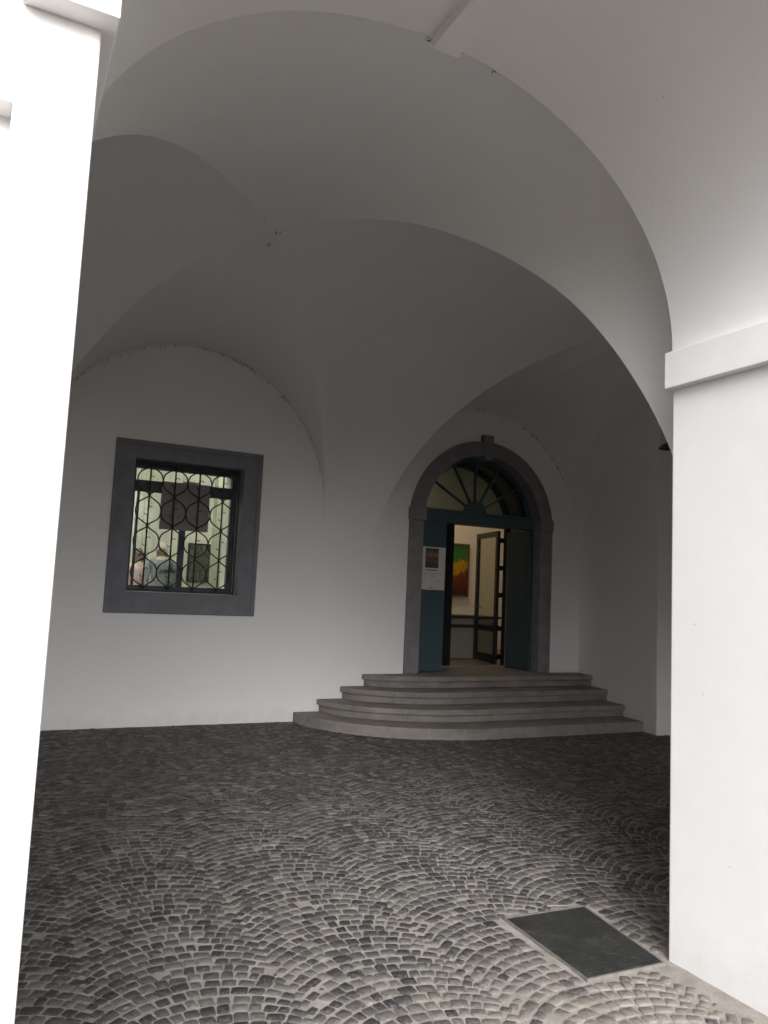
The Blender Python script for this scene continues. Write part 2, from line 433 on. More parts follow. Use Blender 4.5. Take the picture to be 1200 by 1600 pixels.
    X, Y = S[:, 0], S[:, 1]
    # sand trodden in from the courtyard lies thick at the mouth of the arch and thins out inwards
    dust = .20 + .46 / (1 + np.exp((Y - 2.75 - .28 * (X - 1.6)) / .22)) + .25 * np.exp(-((X - 2.4) ** 2 + (Y - 2.3) ** 2) / .35) + rng.normal(0, .15, n)
    dust -= .10 * (Y > 4)
    for nm, a in (('tone', tone), ('dust', dust)):
        at = me.attributes.new(nm, 'FLOAT', 'POINT')
        at.data.foreach_set('value', np.concatenate([np.repeat(a, 25), np.zeros(nb)]).astype(np.float32))
    me.update(); me.validate()
    o = bpy.data.objects.new('cobblestone_ground', me); COL.objects.link(o)
    tag(o, 'grey cobblestone paving laid in fanned arches with sandy joints', 'paving', kind='structure')
ground()
o = MB().add([(-300, -300, -.03), (300, -300, -.03), (300, 300, -.03), (-300, 300, -.03)], [(0, 1, 2, 3)]).build('courtyard_ground', M['outer'])
tag(o, 'paved courtyard ground in front of the arcade', 'ground', kind='structure')

# ------------------------------------------------------------------ arcade front: piers, arch, imposts, keystone
arc = tag(empty('arcade', (1.5, YF, 0)), 'white plastered arcade front with square piers, imposts and a wide arch', 'arcade')
def pier(x0, x1, y0, y1, name='pier'):
    return part(MB().box(x0, x1, y0, y1, -.05, AZ), name, M['plaster'], arc, bevel=.008)
part(MB().box(AX1, 4.599, YF, YI, -.05, AZ - .001), 'pier', M['plaster'], arc, bevel=.011)
mb = MB().box(-.80, AX0, YF + .07, YI, -.05, AZ - .001).box(-.037, AX0 - .0005, YF, YF + .069, -.05, AZ - .001)
part(mb, 'pier', M['plaster'], arc, bevel=.006)
part(MB().box(-5.0, -3.60, YF + .07, YI, -.05, AZ - .001), 'pier', M['plaster'], arc, bevel=.011)
# spandrel wall over the wide arch and the unseen side openings, with the soffits
TOP = 8.5
ap = arch_pts(AX0, AX1, AZ, AR, 64); a0 = arch_pts(-3.45, -1.6, 1.95, .85, 48)  # left opening is unseen, kept narrow and low to limit its daylight
a2 = arch_pts(5.5, 6.5, 1.75, .5, 48)  # unseen small opening added to brighten the door bay
outl = [(-5.0, AZ), (-3.6005, AZ), (-3.6005, -.05), (-3.45, -.05)] + a0 + [(-1.6, -.05), (-.7995, -.05), (-.7995, AZ)] + ap + [(4.6, AZ), (4.6, -.05), (5.5, -.05)] + a2 + [(6.5, -.05), (9.2, -.05), (9.2, TOP), (-5.0, TOP)]
part(MB().slab(outl, [], YF + .002, YI), 'arch', M['plaster'], arc, smooth=True, angle=30)
z0, z1 = 2.638, 2.815
# imposts: right pier (wraps the corner into the bay), left pilaster
part(MB().box(AX1 - .047, 4.6, YF - .05, YI + .004, z0, z1), 'impost', M['plaster'], arc, bevel=.003)
mb = MB().box(-.037, AX0 + .026, YF - .052, YI + .004, z0, z1)
part(mb, 'impost', M['plaster'], arc, bevel=.003)
# string course at the left of the pilaster
part(MB().box(-.80, -.0375, YF + .012, YF + .10, 2.452, 2.53), 'string_course', M['plaster'], arc, bevel=.003)
# keystone rib running along the crown of the soffit
part(MB().box(1.476, 1.606, YF - .03, YI + .003, AZ + AR - .045, AZ + AR + .2), 'keystone', M['plaster'], arc, bevel=.004)

# ------------------------------------------------------------------ groin vaults
def interp(tab, s):
    for (s0, v0), (s1, v1) in zip(tab, tab[1:]):
        if s <= s1: return v0 + (v1 - v0) * (s - s0) / (s1 - s0)
    return tab[-1][1]
def ell(s, n=2.): return max(0., 1 - min(1, s) ** n) ** (1 / n)
NS = 72
SS = [math.sin(math.pi / 2 * i / NS) for i in range(NS + 1)]     # dense near the springing
class Arm:
    def __init__(s, K, Q, zs, T=1.0, tab=None, n=2.):
        s.K, s.Q, s.zs, s.T, s.tab, s.n = K, Q, zs, T, tab, n
    def p(s, t):
        x = s.K[0] + (s.Q[0] - s.K[0]) * t; y = s.K[1] + (s.Q[1] - s.K[1]) * t
        z = s.zs + (s.K[2] - s.zs) * ell(t / s.T, s.n)
        return (x, y, z)
    def pts(s): return [s.p(t) for t in SS]
def smooth_tab(arm, obs):
    """bend an arm's elliptical profile to the heights read off the place"""
    d = [(0., 0.)] + [(t, z - arm.p(t)[2]) for t, z in obs] + [(1., 0.)]
    base = arm.p
    def p(t):
        x, y, z = base(t)
        ws = [(math.exp(-((t - a) / .10) ** 2), b) for a, b in d]
        w = sum(q[0] for q in ws)
        return (x, y, z + (sum(q[0] * q[1] for q in ws) / w if w > 1e-6 else 0))
    arm.p = p; return arm
def lunette(cx, a, zs, rise, y):
    L = [(cx - a * t, y, zs + rise * ell(t)) for t in SS]; Rr = [(cx + a * t, y, zs + rise * ell(t)) for t in SS]
    return L, Rr
vm = MB()
def web(A, B, n=14):
    vm.grid([[tuple(a[k] + (b[k] - a[k]) * j / n for k in range(3)) for j in range(n + 1)] for a, b in zip(A, B)])
ZS = 2.50
K0, K1, K2 = (-2.25, 5.66, 4.38), (1.79, 5.66, 4.385), (5.85, 5.66, 4.42)
bay1 = dict(
    A=smooth_tab(Arm(K1, (-.1, 3.0), ZS, 1.0), [(.12, 4.33), (.201, 4.275), (.286, 4.225), (.43, 4.118), (.524, 4.029), (.596, 3.933), (.662, 3.839), (.726, 3.718), (.775, 3.608), (.817, 3.495)]),
    B=smooth_tab(Arm(K1, (.2, 8.78), ZS, 1.0), [(.036, 4.388), (.179, 4.388), (.274, 4.357), (.372, 4.286), (.477, 4.176), (.586, 4.015), (.698, 3.79), (.782, 3.595)]),
    C=Arm(K1, (3.56, 8.78), 2.48, 1.0),
    D=smooth_tab(Arm(K1, (3.4, 2.75), 2.0, .935), [(.079, 4.368), (.158, 4.33), (.305, 4.232), (.396, 4.116), (.494, 3.954), (.585, 3.766), (.669, 3.55), (.749, 3.314), (.799, 3.105), (.846, 2.848), (.879, 2.59), (.897, 2.358)]))
bay2 = dict(
    A=Arm(K2, (4.2, 2.75), 2.2, .97), D=Arm(K2, (7.5, 2.75), 2.2, .97),
    B=Arm(K2, (4.2, 8.78), 1.7, 1.0),
    C=Arm(K2, (7.53, 8.78), 2.2, 1.0))
bay0 = dict(A=Arm(K0, (-4.1, 2.9), ZS), D=Arm(K0, (-.7, 2.9), ZS), B=Arm(K0, (-4.2, 8.78), ZS), C=Arm(K0, (-.45, 8.78), ZS))
W0, W1, W2 = (lunette(-2.3, 1.68, 2.57, 1.72, YW + .01), lunette(1.885, 1.675, 2.57, 1.72, YW + .01), lunette(5.855, 1.65, 2.40, 1.73, YW + .01))
F0, F1, F2 = (lunette(-2.3, 1.75, ZS, 1.62, YI - .01), lunette(1.62, 1.80, ZS, 1.62, YI - .01), lunette(5.85, 1.65, 2.2, 1.9, YI - .01))
P = {}
for i, (b, W, F) in enumerate(((bay0, W0, F0), (bay1, W1, F1), (bay2, W2, F2))):
    for k in 'ABCD': P[k, i] = b[k].pts()
    web(P['B', i], W[0]); web(P['C', i], W[1]); web(P['A', i], F[0]); web(P['D', i], F[1])
for i in (0, 1):
    web(P['C', i], P['B', i + 1]); web(P['D', i], P['A', i + 1])
ext = lambda L, x: [(x, p[1], p[2]) for p in L]
web(P['A', 0], ext(P['A', 0], -4.35)); web(P['B', 0], ext(P['B', 0], -4.35))
web(P['C', 2], ext(P['C', 2], 8.4)); web(P['D', 2], ext(P['D', 2], 8.4))
vault = vm.build('vaulted_ceiling', M['vault'], smooth=True, angle=6)
soft = {tuple(round(q, 3) for q in p) for p in P['C', 1]}      # the groin between window and door is worn soft
bm = bmesh.new(); bm.from_mesh(vault.data)
for e in bm.edges:
    if all(tuple(round(q, 3) for q in v.co) in soft for v in e.verts): e.smooth = True
bm.to_mesh(vault.data); bm.free()
tag(vault, 'white plaster groin vault spanning the covered passage', 'vault', kind='structure')
# unseen block over the vaults, added to keep light from leaking in
o = MB().box(-5.0, 9.6, YI + .01, 13.2, 4.75, TOP).build('light_blocker', M['plaster'])
tag(o, 'unseen plain white block added over the vaulted passage to stop light', 'light blocker', kind='structure')

# ------------------------------------------------------------------ back wall, with openings for window and doorway
DCX, DZ, DRI, DRO = 5.898, 2.545, .943, 1.143       # doorway centre, springing, inner and outer radius
ZT = .578                                            # top of the steps / gallery floor
def door_outline(r, z0, n=40, cx=DCX):
    return [(cx - r, z0)] + [(cx - r * math.cos(math.pi * i / n), DZ + r * math.sin(math.pi * i / n)) for i in range(n + 1)] + [(cx + r, z0)]
YB = 9.56
win_hole = [(1.315, 1.475), (2.545, 1.475), (2.545, 2.935), (1.315, 2.935)]
DRW = DRI + .014
do = door_outline(DRW, ZT - .02)
outl = [(-5.0, -.05), (DCX - DRW, -.05)] + do + [(DCX + DRW, -.05), (9.5, -.05), (9.5, 4.74), (-5.0, 4.74)]
o = MB().slab(outl, [win_hole], YW, YB).build('back_wall', M['vault'])
tag(o, 'white plaster wall holding the barred window and the arched doorway', 'wall', kind='thing')
# end wall on the right of the steps, with a returned corner
o = MB().prism([(7.59, 8.775), (7.325, 7.05), (7.55, 6.99), (7.72, 2.71), (9.2, 2.71), (9.2, 8.775)], -.05, 4.74).build('end_wall', M['vault'], bevel=.01)
tag(o, 'shaded white end wall beside the right end of the stone steps', 'wall', kind='thing')
# left end of the passage: wall with an unseen open arch added to let daylight in
lp = [(-.0, 0)]
la = [(5.74 - 1.2 * math.cos(math.pi * i / 40), 2.0 + .9 * math.sin(math.pi * i / 40)) for i in range(41)]
ol = [(2.71, -.05), (4.54, -.05)] + la + [(6.94, -.05), (8.775, -.05), (8.775, 4.74), (2.71, 4.74)]
mb = MB().slab(ol, [], -4.75, -4.25)
mb.v = [(y, x, z) for x, y, z in mb.v]
o = mb.build('side_wall', M['vault']); tag(o, 'white end wall of the passage beyond the left pier, with an unseen low arch added for daylight', 'wall', kind='thing')

# ------------------------------------------------------------------ stone steps
steps = tag(empty('stone_steps', (5.4, 8.0, 0)), 'four worn grey stone steps with a rounded end below the arched doorway', 'steps')
def plan(left, front, grow=0.):
    a, b = STEP_CX - left + grow, YW - front + grow
    pts = [(STEP_CX - a * math.cos(math.pi / 2 * i / 40), YW - b * math.sin(math.pi / 2 * i / 40)) for i in range(41)]
    y = front - grow
    pts += [(6.3, y), (7.325 + .2655 * max(0, (y - 7.05)) / 1.725 - .004, y), (7.582, YW - .002)]
    pts[0] = (pts[0][0], YW - .002)
    return pts
SL = [(3.310, 7.285), (3.600, 7.66), (3.895, 8.03), (4.180, 8.40)]
for k, (lf, fr) in enumerate(SL):
    zt = ZT * (k + 1) / 4; zb = ZT * k / 4
    if k == 0:
        o = part(MB().prism(plan(lf, fr), -.04, zt), 'step', M['step'], steps, bevel=.012)
    else:
        o = part(MB().prism(plan(lf, fr, -.035), zb + .002, zt - .066), 'step', M['step'], steps, bevel=.004)
        part(MB().prism(plan(lf, fr), zt - .065, zt - (.001 if k == 3 else 0)), 'tread', M['step'], o, bevel=.012)

# ------------------------------------------------------------------ barred window
win = tag(empty('barred_window', (1.93, YW, 1.25)), 'square window in a grey stone frame behind curling iron bars', 'window')
YS = YW - .035
def rect(x0, x1, z0, z1): return [(x0, z0), (x1, z0), (x1, z1), (x0, z1)]
fo = part(MB().slab(rect(1.10, 2.76, 1.245, 3.135), [rect(1.318, 2.542, 1.478, 2.932)], YS + .008, YW + .16), 'stone_frame', M['win_stone'], win, bevel=.004)
part(MB().slab(rect(1.104, 2.756, 1.249, 3.131), [rect(1.155, 2.705, 1.30, 3.08)], YS - .006, YS + .0075), 'moulding', M['win_stone'], fo, bevel=.004)
# sash
sf = part(MB().slab(rect(1.320, 2.540, 1.480, 2.930), [rect(1.375, 2.475, 1.545, 2.865)], 9.02, 9.09), 'sash_frame', M['sash'], win, bevel=.003)
part(MB().box(1.375, 2.475, 9.025, 9.085, 2.60, 2.73), 'transom_bar', M['sash'], sf, bevel=.003)
part(MB().box(1.897, 1.967, 9.027, 9.083, 1.545, 2.60), 'mullion', M['sash'], sf, bevel=.003)
part(MB().box(1.405, 1.43, 9.03, 9.08, 1.545, 2.60), 'stile', M['sash'], sf)
part(MB().box(1.375, 2.475, 9.052, 9.058, 1.545, 2.865), 'pane', M['glass'], win)
# grille: four columns of ogee loops round upright bars
gr = part(MB().slab(rect(1.3195, 2.5405, 1.4795, 2.9305), [rect(1.333, 2.527, 1.505, 2.905)], 8.905, 8.93), 'grille', M['iron'], win)
gy = 8.915; c0, cs, zb, ch = 1.930 - .42 * .99, .2775, 1.522, .343
for i in range(4):
    x = c0 + cs * i
    bar = part(MB().tube([(x, gy, 1.49), (x, gy, 2.915)], .0098, 8), 'bar', M['iron'], gr, smooth=True)
    mb = MB()
    for r_ in range(4):
        for s_ in (-1, 1):
            pts = []
            for k in range(25):
                t = k / 24
                u_ = min(1, min(t, 1 - t) / .28); w = math.sin(math.pi * t) ** .6 * math.sqrt(u_ * u_ * (3 - 2 * u_))
                xx = x + s_ * min(cs / 2, w * cs * .497)
                pts.append((min(max(xx, 1.332), 2.528), gy - .008, zb + ch * (r_ + t)))
            mb.tube(pts, .0080, 6)
        zc = zb + ch * (r_ + 1)
        mb.lathe((x, gy, zc - .016), [(.0, 0), (.013, .002), (.017, .016), (.013, .030), (.0, .032)], 8)
        mb.lathe((x, gy, zb + ch * r_ - .012), [(.0, 0), (.012, .002), (.015, .012), (.012, .022), (.0, .024)], 8)
        zm = zb + ch * (r_ + .5)
        sc = [(x + .030 * math.cos(a) - .0, gy - .012, zm + .022 + .014 * math.sin(a)) for a in [math.pi * (k / 8) for k in range(9)]]
        s1 = [(x + .004 + .020 * (1 - math.cos(math.pi * k / 9)) * .9, gy - .012, zm + .030 + .018 * math.sin(math.pi * k / 9)) for k in range(10)]
        s2 = [(2 * x - p[0], p[1], 2 * zm - p[2]) for p in s1]
        mb.tube(s1[::-1] + [(x, gy - .012, zm)] + s2, .0045, 5)
    part(mb, 'scrollwork', M['iron'], gr, smooth=True)

# paper notice hung in the window
bn = tag(empty('banner', (1.94, 9.0, 2.19)), 'large grey brown paper notice hanging inside the bars of the window', 'banner')
NX, NZ = 10, 12
rows = [[(1.662 + .555 * i / NX, 9.004 + .004 * math.sin(i * 1.1 + j * .4), 2.188 + .548 * j / NZ) for i in range(NX + 1)] for j in range(NZ + 1)]
back = [[(p[0], p[1] + .002, p[2]) for p in r] for r in rows]
mb = MB().grid(rows).grid(back)
part(mb, 'sheet', M['banner'], bn, smooth=True)
mb = MB()
for cx_, w_ in ((1.74, .05), (1.80, .04), (1.86, .05), (2.0, .03)):     # worn, unreadable print
    mb.box(cx_, cx_ + w_ * .3, 8.994, 8.996, 2.33, 2.345); mb.box(cx_ + .012, cx_ + w_ * .5, 8.994, 8.996, 2.318, 2.326)
part(mb, 'lettering', M['banner_ink'], bn)

# ------------------------------------------------------------------ arched doorway
dw = tag(empty('arched_doorway', (DCX, YW, ZT)), 'arched stone doorway with fanlight and open teal doors above the steps', 'doorway')
YD = YW - .045
ring = lambda ro, ri, zlo: None
ss = MB()
# jambs
for s_ in (-1, 1):
    xo, xi = DCX + s_ * DRO, DCX + s_ * DRI
    ss.box(min(xo, xi), max(xo, xi), YD, YW + .17, ZT, 2.535)
sur = part(ss, 'stone_surround', M['surround'], dw, bevel=.005)
ss = MB()
for s_ in (-1, 1):   # raised inner fillet of the jambs
    a_, b_ = DCX + s_ * (DRO - .05), DCX + s_ * (DRO - .002)
    ss.box(min(a_, b_), max(a_, b_), YD - .010, YD - .0005, ZT + .001, 2.534)
part(ss, 'fillet', M['surround'], sur, bevel=.003)
n = 48; m2 = MB()
oc = [(DCX - DRO * math.cos(math.pi * i / n), DZ + .15 + (DRO - .005) * math.sin(math.pi * i / n)) for i in range(n + 1)]
def ring_mb(ro, ri, y0, y1, cz, a0=0., a1=math.pi, n=48, cx=DCX):
    m = MB(); rows = []
    for i in range(n + 1):
        a = a0 + (a1 - a0) * i / n; c, s = -math.cos(a), math.sin(a)
        rows.append([(cx + ri * c, y0, cz + ri * s), (cx + ro * c, y0, cz + ro * s), (cx + ro * c, y1, cz + ro * s), (cx + ri * c, y1, cz + ri * s)])
    m.grid(rows, close=True); k = n * 4
    m.f += [(0, 1, 2, 3), (k + 3, k + 2, k + 1, k)]; m.mi += [0, 0]
    return m
part(ring_mb(DRO, DRI, YD, YW + .17, DZ + .0005), 'arch_ring', M['surround'], sur, bevel=.005)
part(ring_mb(DRO - .002, DRO - .05, YD - .010, YD - .0005, DZ + .001), 'arch_fillet', M['surround'], sur, bevel=.003)
for s_ in (-1, 1):
    a_, b_ = DCX + s_ * (DRI - .028 if s_ < 0 else DRI - .012), DCX + s_ * (DRO + .012)
    part(MB().box(min(a_, b_), max(a_, b_), YD - .014, YW + .10, 2.538, 2.70), 'impost_block', M['surround'], sur, bevel=.004)
kz0, kz1 = DZ + DRI - .055, DZ + DRO + .088
ks = MB().add([(DCX - .062, YD - .035, kz0), (DCX + .062, YD - .035, kz0), (DCX + .084, YD - .035, kz1), (DCX - .084, YD - .035, kz1),
               (DCX - .062, YW + .05, kz0), (DCX + .062, YW + .05, kz0), (DCX + .084, YW + .05, kz1), (DCX - .084, YW + .05, kz1)],
              [(0, 1, 2, 3), (7, 6, 5, 4), (0, 4, 5, 1), (1, 5, 6, 2), (2, 6, 7, 3), (3, 7, 4, 0)])
part(ks, 'keystone', M['surround'], sur, bevel=.004)
# threshold stone
part(MB().box(DCX - DRI - .012, DCX + DRI + .012, YW - .02, YB, ZT - .015, ZT + .001), 'threshold', M['step'], dw)
part(MB().box(DCX - DRI, DCX + DRI, 9.44, 9.56, ZT + .0015, ZT + .022), 'sill', M['step'], dw, bevel=.004)
# teal transom beam and fanlight
tb = part(MB().box(DCX - DRI + .003, DCX + DRI - .003, 8.905, 9.03, 2.555, 2.725).box(DCX - DRI + .004, DCX + DRI - .004, 8.885, 8.904, 2.69, 2.73), 'transom', M['teal'], dw, bevel=.004)
mb = MB(); x = 5.715
for wlen in (3, 3, 3, 7):          # a short line of letters too small to read
    for k in range(wlen):
        mb.box(x, x + .004, 8.901, 8.9045, 2.612, 2.634)
        if (k + wlen) % 2: mb.box(x + .0045, x + .012, 8.901, 8.9045, 2.628, 2.634)
        else: mb.box(x + .0045, x + .012, 8.901, 8.9045, 2.612, 2.617)
        x += .0185
    x += .014
part(mb, 'lettering', M['letter'], tb)
fan = part(ring_mb(DRI + .012, .885, 8.953, 9.03, DZ, R(11.2), math.pi - R(11.2)), 'fanlight_frame', M['teal_dark'], dw, smooth=True)
hc = (5.880, 2.728)
part(ring_mb(.165, .001, 8.935, 9.0, hc[1], cx=hc[0], n=24), 'hub', M['teal'], fan)
for k in range(5):
    a = R(30 + 30 * k); d = Vector((math.cos(a), 0, math.sin(a)))
    # length until the spoke meets the curved frame
    L = .2
    while math.hypot(hc[0] + d.x * L - DCX, hc[1] + d.z * L - DZ) < .895: L += .005
    c_ = Vector((hc[0], 8.975, hc[1])) + d * (.15 + L) / 2
    part(MB().obox(c_, d * (L - .15) / 2, (0, .02, 0), Vector((-d.z, 0, d.x)) * .0135), 'spoke', M['teal_dark'], fan)
gl = [(DCX - .89 * math.cos(R(11.2) + (math.pi - R(22.4)) * i / 32), DZ + .89 * math.sin(R(11.2) + (math.pi - R(22.4)) * i / 32)) for i in range(33)]
part(MB().slab(gl, [], 8.972, 8.976), 'fanlight_pane', M['glass_fan'], dw)
# inner frame of dark metal at the back of the opening
FX0, FX1 = 5.765, 6.838
inf = MB().box(FX0, FX0 + .105, 9.46, 9.54, ZT + .022, 2.60).box(FX1 - .055, FX1, 9.46, 9.54, ZT + .022, 2.60).box(DCX - DRI - .01, DCX + DRI + .01, 9.461, 9.539, 2.60, 2.72)
infr = part(inf, 'inner_frame', M['frame_dark'], dw)
part(ring_mb(DRI + .012, .895, 9.46, 9.54, DZ, R(10.7), math.pi - R(10.7)), 'inner_arch', M['frame_dark'], infr, smooth=True)
part(MB().box(DCX - DRI - .01, FX0 - .001, 9.47, 9.53, ZT + .022, 2.60), 'side_panel', M['frame_dark'], infr)
# teal leaves: left one shut, right one folded back against the jamb
lf = part(MB().box(DCX - DRI + .004, 5.405, 8.905, 8.955, ZT + .008, 2.553), 'door_leaf', M['teal'], dw, bevel=.003)
rl = MB().obox((6.802, 9.15, (ZT + 2.552) / 2 + .003), (.022, 0, 0), (-.006, .265, 0), (0, 0, (2.552 - ZT) / 2 - .006))
rlo = part(rl, 'door_leaf', M['teal_dark'], dw, bevel=.003)
part(MB().box(6.765, 6.785, 9.405, 9.425, ZT + .022, 2.55), 'edge_strip', M['steel'], rlo)
rp = MB().obox((6.776, 9.15, 1.57), (.004, 0, 0), (-.006, .215, 0), (0, 0, .90))
part(rp, 'door_panel', M['teal_dark'], rlo, bevel=.003)
# open glass door swung into the gallery
H0, H1 = Vector((6.742, 9.60, 0)), Vector((6.925, 10.44, 0))
du = (H1 - H0).normalized(); dn = Vector((-du.y, du.x, 0)); LL = (H1 - H0).length
def lb(m, u0, u1, z0, z1, t=.022):
    c = H0 + du * (u0 + u1) / 2; m.obox((c.x, c.y, (z0 + z1) / 2), du * (u1 - u0) / 2, dn * t, (0, 0, (z1 - z0) / 2)); return m
gm = MB(); lb(gm, 0, .075, ZT + .03, 2.575); lb(gm, LL - .075, LL, ZT + .03, 2.575)
lb(gm, .075, LL - .075, 2.495, 2.575); lb(gm, .075, LL - .075, ZT + .03, ZT + .16); lb(gm, .075, LL - .075, 1.075, 1.155)
gd = part(gm, 'glass_door', M['frame_dark'], dw)
part(lb(MB(), .075, LL - .075, 1.156, 2.494, .004), 'pane', M['glass_door'], gd)
part(lb(MB(), .075, LL - .075, ZT + .161, 1.074, .004), 'pane', M['glass_door'], gd)
hp = H0 + du * (LL - .04)
mb = MB()
for s_ in (-1, 1):
    q = hp + dn * s_ * .05
    mb.tube([(hp.x, hp.y, 1.43), (q.x, q.y, 1.43), (q.x - du.x * .11, q.y - du.y * .11, 1.43)], .009, 8)
part(mb, 'handle', M['steel'], gd, smooth=True)
for zz in (2.43, 2.02, 1.62, 1.13, .72):
    part(MB().box(6.735, 6.79, 9.545, 9.60, zz - .035, zz + .035), 'hinge', M['frame_dark'], gd)

# poster on the closed teal leaf
po = tag(empty('poster', (5.195, 8.90, 1.65)), 'white exhibition poster with a small blotchy picture fixed to the teal door', 'poster')
PX0, PX1, PZ0, PZ1 = 5.000, 5.392, 1.648, 2.212
part(MB().box(PX0, PX1, 8.897, 8.9005, PZ0, PZ1), 'sheet', M['paper'], po)
fx = lambda t: PX0 + (PX1 - PX0) * t
fz = lambda t: PZ1 - (PZ1 - PZ0) * t
part(MB().box(fx(.22), fx(.73), 8.8945, 8.8968, fz(.49), fz(.035)), 'picture', M['pic_poster'], po)
mb = MB()
def words(mb, x0, x1, z, h, seed):
    rr = random.Random(seed); x = x0
    while x < x1:
        w = rr.uniform(.006, .022); mb.box(x, min(x + w, x1), 8.8955, 8.8968, z - h / 2, z + h / 2); x += w + rr.uniform(.003, .007)
words(mb, fx(.24), fx(.70), fz(.545), .013, 1)
part(mb, 'lettering', M['ink'], po)
mb = MB(); words(mb, fx(.08), fx(.88), fz(.625), .009, 2)
for i in range(3):
    words(mb, fx(.16), fx(.28), fz(.675 + .022 * i), .004, 10 + i); words(mb, fx(.40), fx(.62), fz(.675 + .022 * i), .004, 20 + i)
for i in range(2): words(mb, fx(.10), fx(.22), fz(.80 + .02 * i), .004, 30 + i); words(mb, fx(.6), fx(.85), fz(.78 + .02 * i), .004, 40 + i)
part(mb, 'lettering', M['ink_faint'], po)
mb = MB(); words(mb, fx(.40), fx(.55), fz(.955), .012, 5)
part(mb, 'logo', M['ink'], po)

# ------------------------------------------------------------------ iron hatch plate in the floor
hp_ = tag(empty('floor_plate', (2.65, 3.0, 0)), 'dark iron access plate set in the cobbles at the pier corner', 'floor plate')
def shrink(poly, d):
    c = Vector((sum(p[0] for p in poly) / 4, sum(p[1] for p in poly) / 4))
    return [tuple(Vector(p) + (c - Vector(p)).normalized() * d * 1.3) for p in poly]
inn = shrink(PLATE, .010)
part(MB().prism(inn, -.02, .0075), 'lid', M['plate'], hp_, bevel=.002)
fm = MB()
for i in range(4):
    a, b, c, d = PLATE[i], PLATE[(i + 1) % 4], inn[(i + 1) % 4], inn[i]
    fm.prism([a, b, tuple(Vector(c) + (Vector(b) - Vector(c)) * .1), tuple(Vector(d) + (Vector(a) - Vector(d)) * .1)], -.02, .009)
part(fm, 'rim', M['steel'], hp_)
o = MB().obox((2.80, 3.36, .006), (.055, -.02, 0), (.003, .006, 0), (0, 0, .003)).build('strip', M['steel'])
tag(o, 'short pale strip lying on the cobbles behind the iron plate', 'strip')

# ------------------------------------------------------------------ wall lamp on the end wall
lx, ly, lz = 7.40, 6.92, 3.52
wl = tag(empty('wall_lamp', (7.5, 6.92, 3.45)), 'dark hooded lamp on the end wall half hidden behind the white pier', 'lamp')
part(MB().lathe((lx - .07, ly - .1, lz - .02), [(.001, .13), (.03, .125), (.05, .10), (.17, .015), (.175, 0), (.165, .004), (.045, .085), (.001, .09)], 24), 'lamp_shade', M['lamp'], wl, smooth=True)
part(MB().tube([(lx - .07, ly - .1, lz + .10), (lx - .07, ly - .1, lz + .17), (lx + .0, ly - .02, lz + .2), (7.56, 6.95, lz + .17)], .012, 8), 'arm', M['lamp'], wl, smooth=True)
part(MB().box(7.53, 7.575, 6.90, 6.98, lz + .10, lz + .24), 'wall_plate', M['lamp'], wl, bevel=.004)

# ------------------------------------------------------------------ gallery behind the wall
o = MB().box(-3.2, 9.4, YB + .001, 12.7, ZT - .2, ZT - .004).build('gallery_floor', M['g_floor'])
tag(o, 'wooden gallery floor seen through the open door', 'floor', kind='structure')
o = MB().box(-3.2, 9.4, YB + .001, 12.9, 4.02, 4.2).build('gallery_ceiling', M['inside'])
tag(o, 'pale gallery ceiling seen through the fanlight', 'ceiling', kind='structure')
o = MB().box(-3.2, 9.4, 12.6, 12.85, ZT - .003, 4.019).box(-3.45, -3.201, YB + .002, 12.85, ZT - .003, 4.019).box(9.0, 9.3, YB + .002, 12.599, ZT - .003, 4.019).build('gallery_wall', M['inside'])
tag(o, 'pale inner wall of the gallery carrying the paintings', 'wall', kind='thing')
o = MB().box(3.72, 3.86, YB + .003, 12.598, ZT - .003, 4.018).build('partition_wall', M['inside'])
tag(o, 'partition wall between the two gallery rooms', 'wall', kind='thing')
# painting facing the door
pt = tag(empty('painting', (7.68, 12.58, 1.57)), 'bright green, ochre and red painting hanging opposite the open door', 'painting')
part(MB().box(7.245, 8.095, 12.535, 12.56, 1.59, 2.535), 'canvas', M['pic_fields'], pt)
part(MB().slab(rect(7.215, 8.125, 1.56, 2.565), [rect(7.244, 8.096, 1.589, 2.536)], 12.515, 12.598), 'frame', M['wood'], pt, bevel=.003)
# dark picture in the window room
pt = tag(empty('painting', (2.98, 12.58, 1.62)), 'dark bark coloured picture hanging in the room behind the barred window', 'painting')
part(MB().box(2.825, 3.165, 12.54, 12.56, 1.63, 2.21), 'canvas', M['pic_bark'], pt)
part(MB().slab(rect(2.805, 3.185, 1.61, 2.23), [rect(2.824, 3.166, 1.629, 2.211)], 12.53, 12.598), 'frame', M['iron'], pt)
# reception desk
dk = tag(empty('reception_desk', (6.9, 10.9, ZT)), 'reception desk with black top and pale grey front inside the door', 'desk')
part(MB().box(6.2, 7.62, 10.72, 11.35, 1.225, 1.265), 'top', M['desk'], dk, bevel=.004)
part(MB().box(6.22, 7.60, 10.75, 10.79, 1.075, 1.125), 'rail', M['desk'], dk)
part(MB().box(6.25, 7.57, 10.80, 10.83, ZT, 1.224), 'front_panel', M['desk_panel'], dk)
for x_ in (6.25, 7.54): part(MB().box(x_, x_ + .03, 10.831, 11.3, ZT, 1.224), 'side_panel', M['desk_panel'], dk)
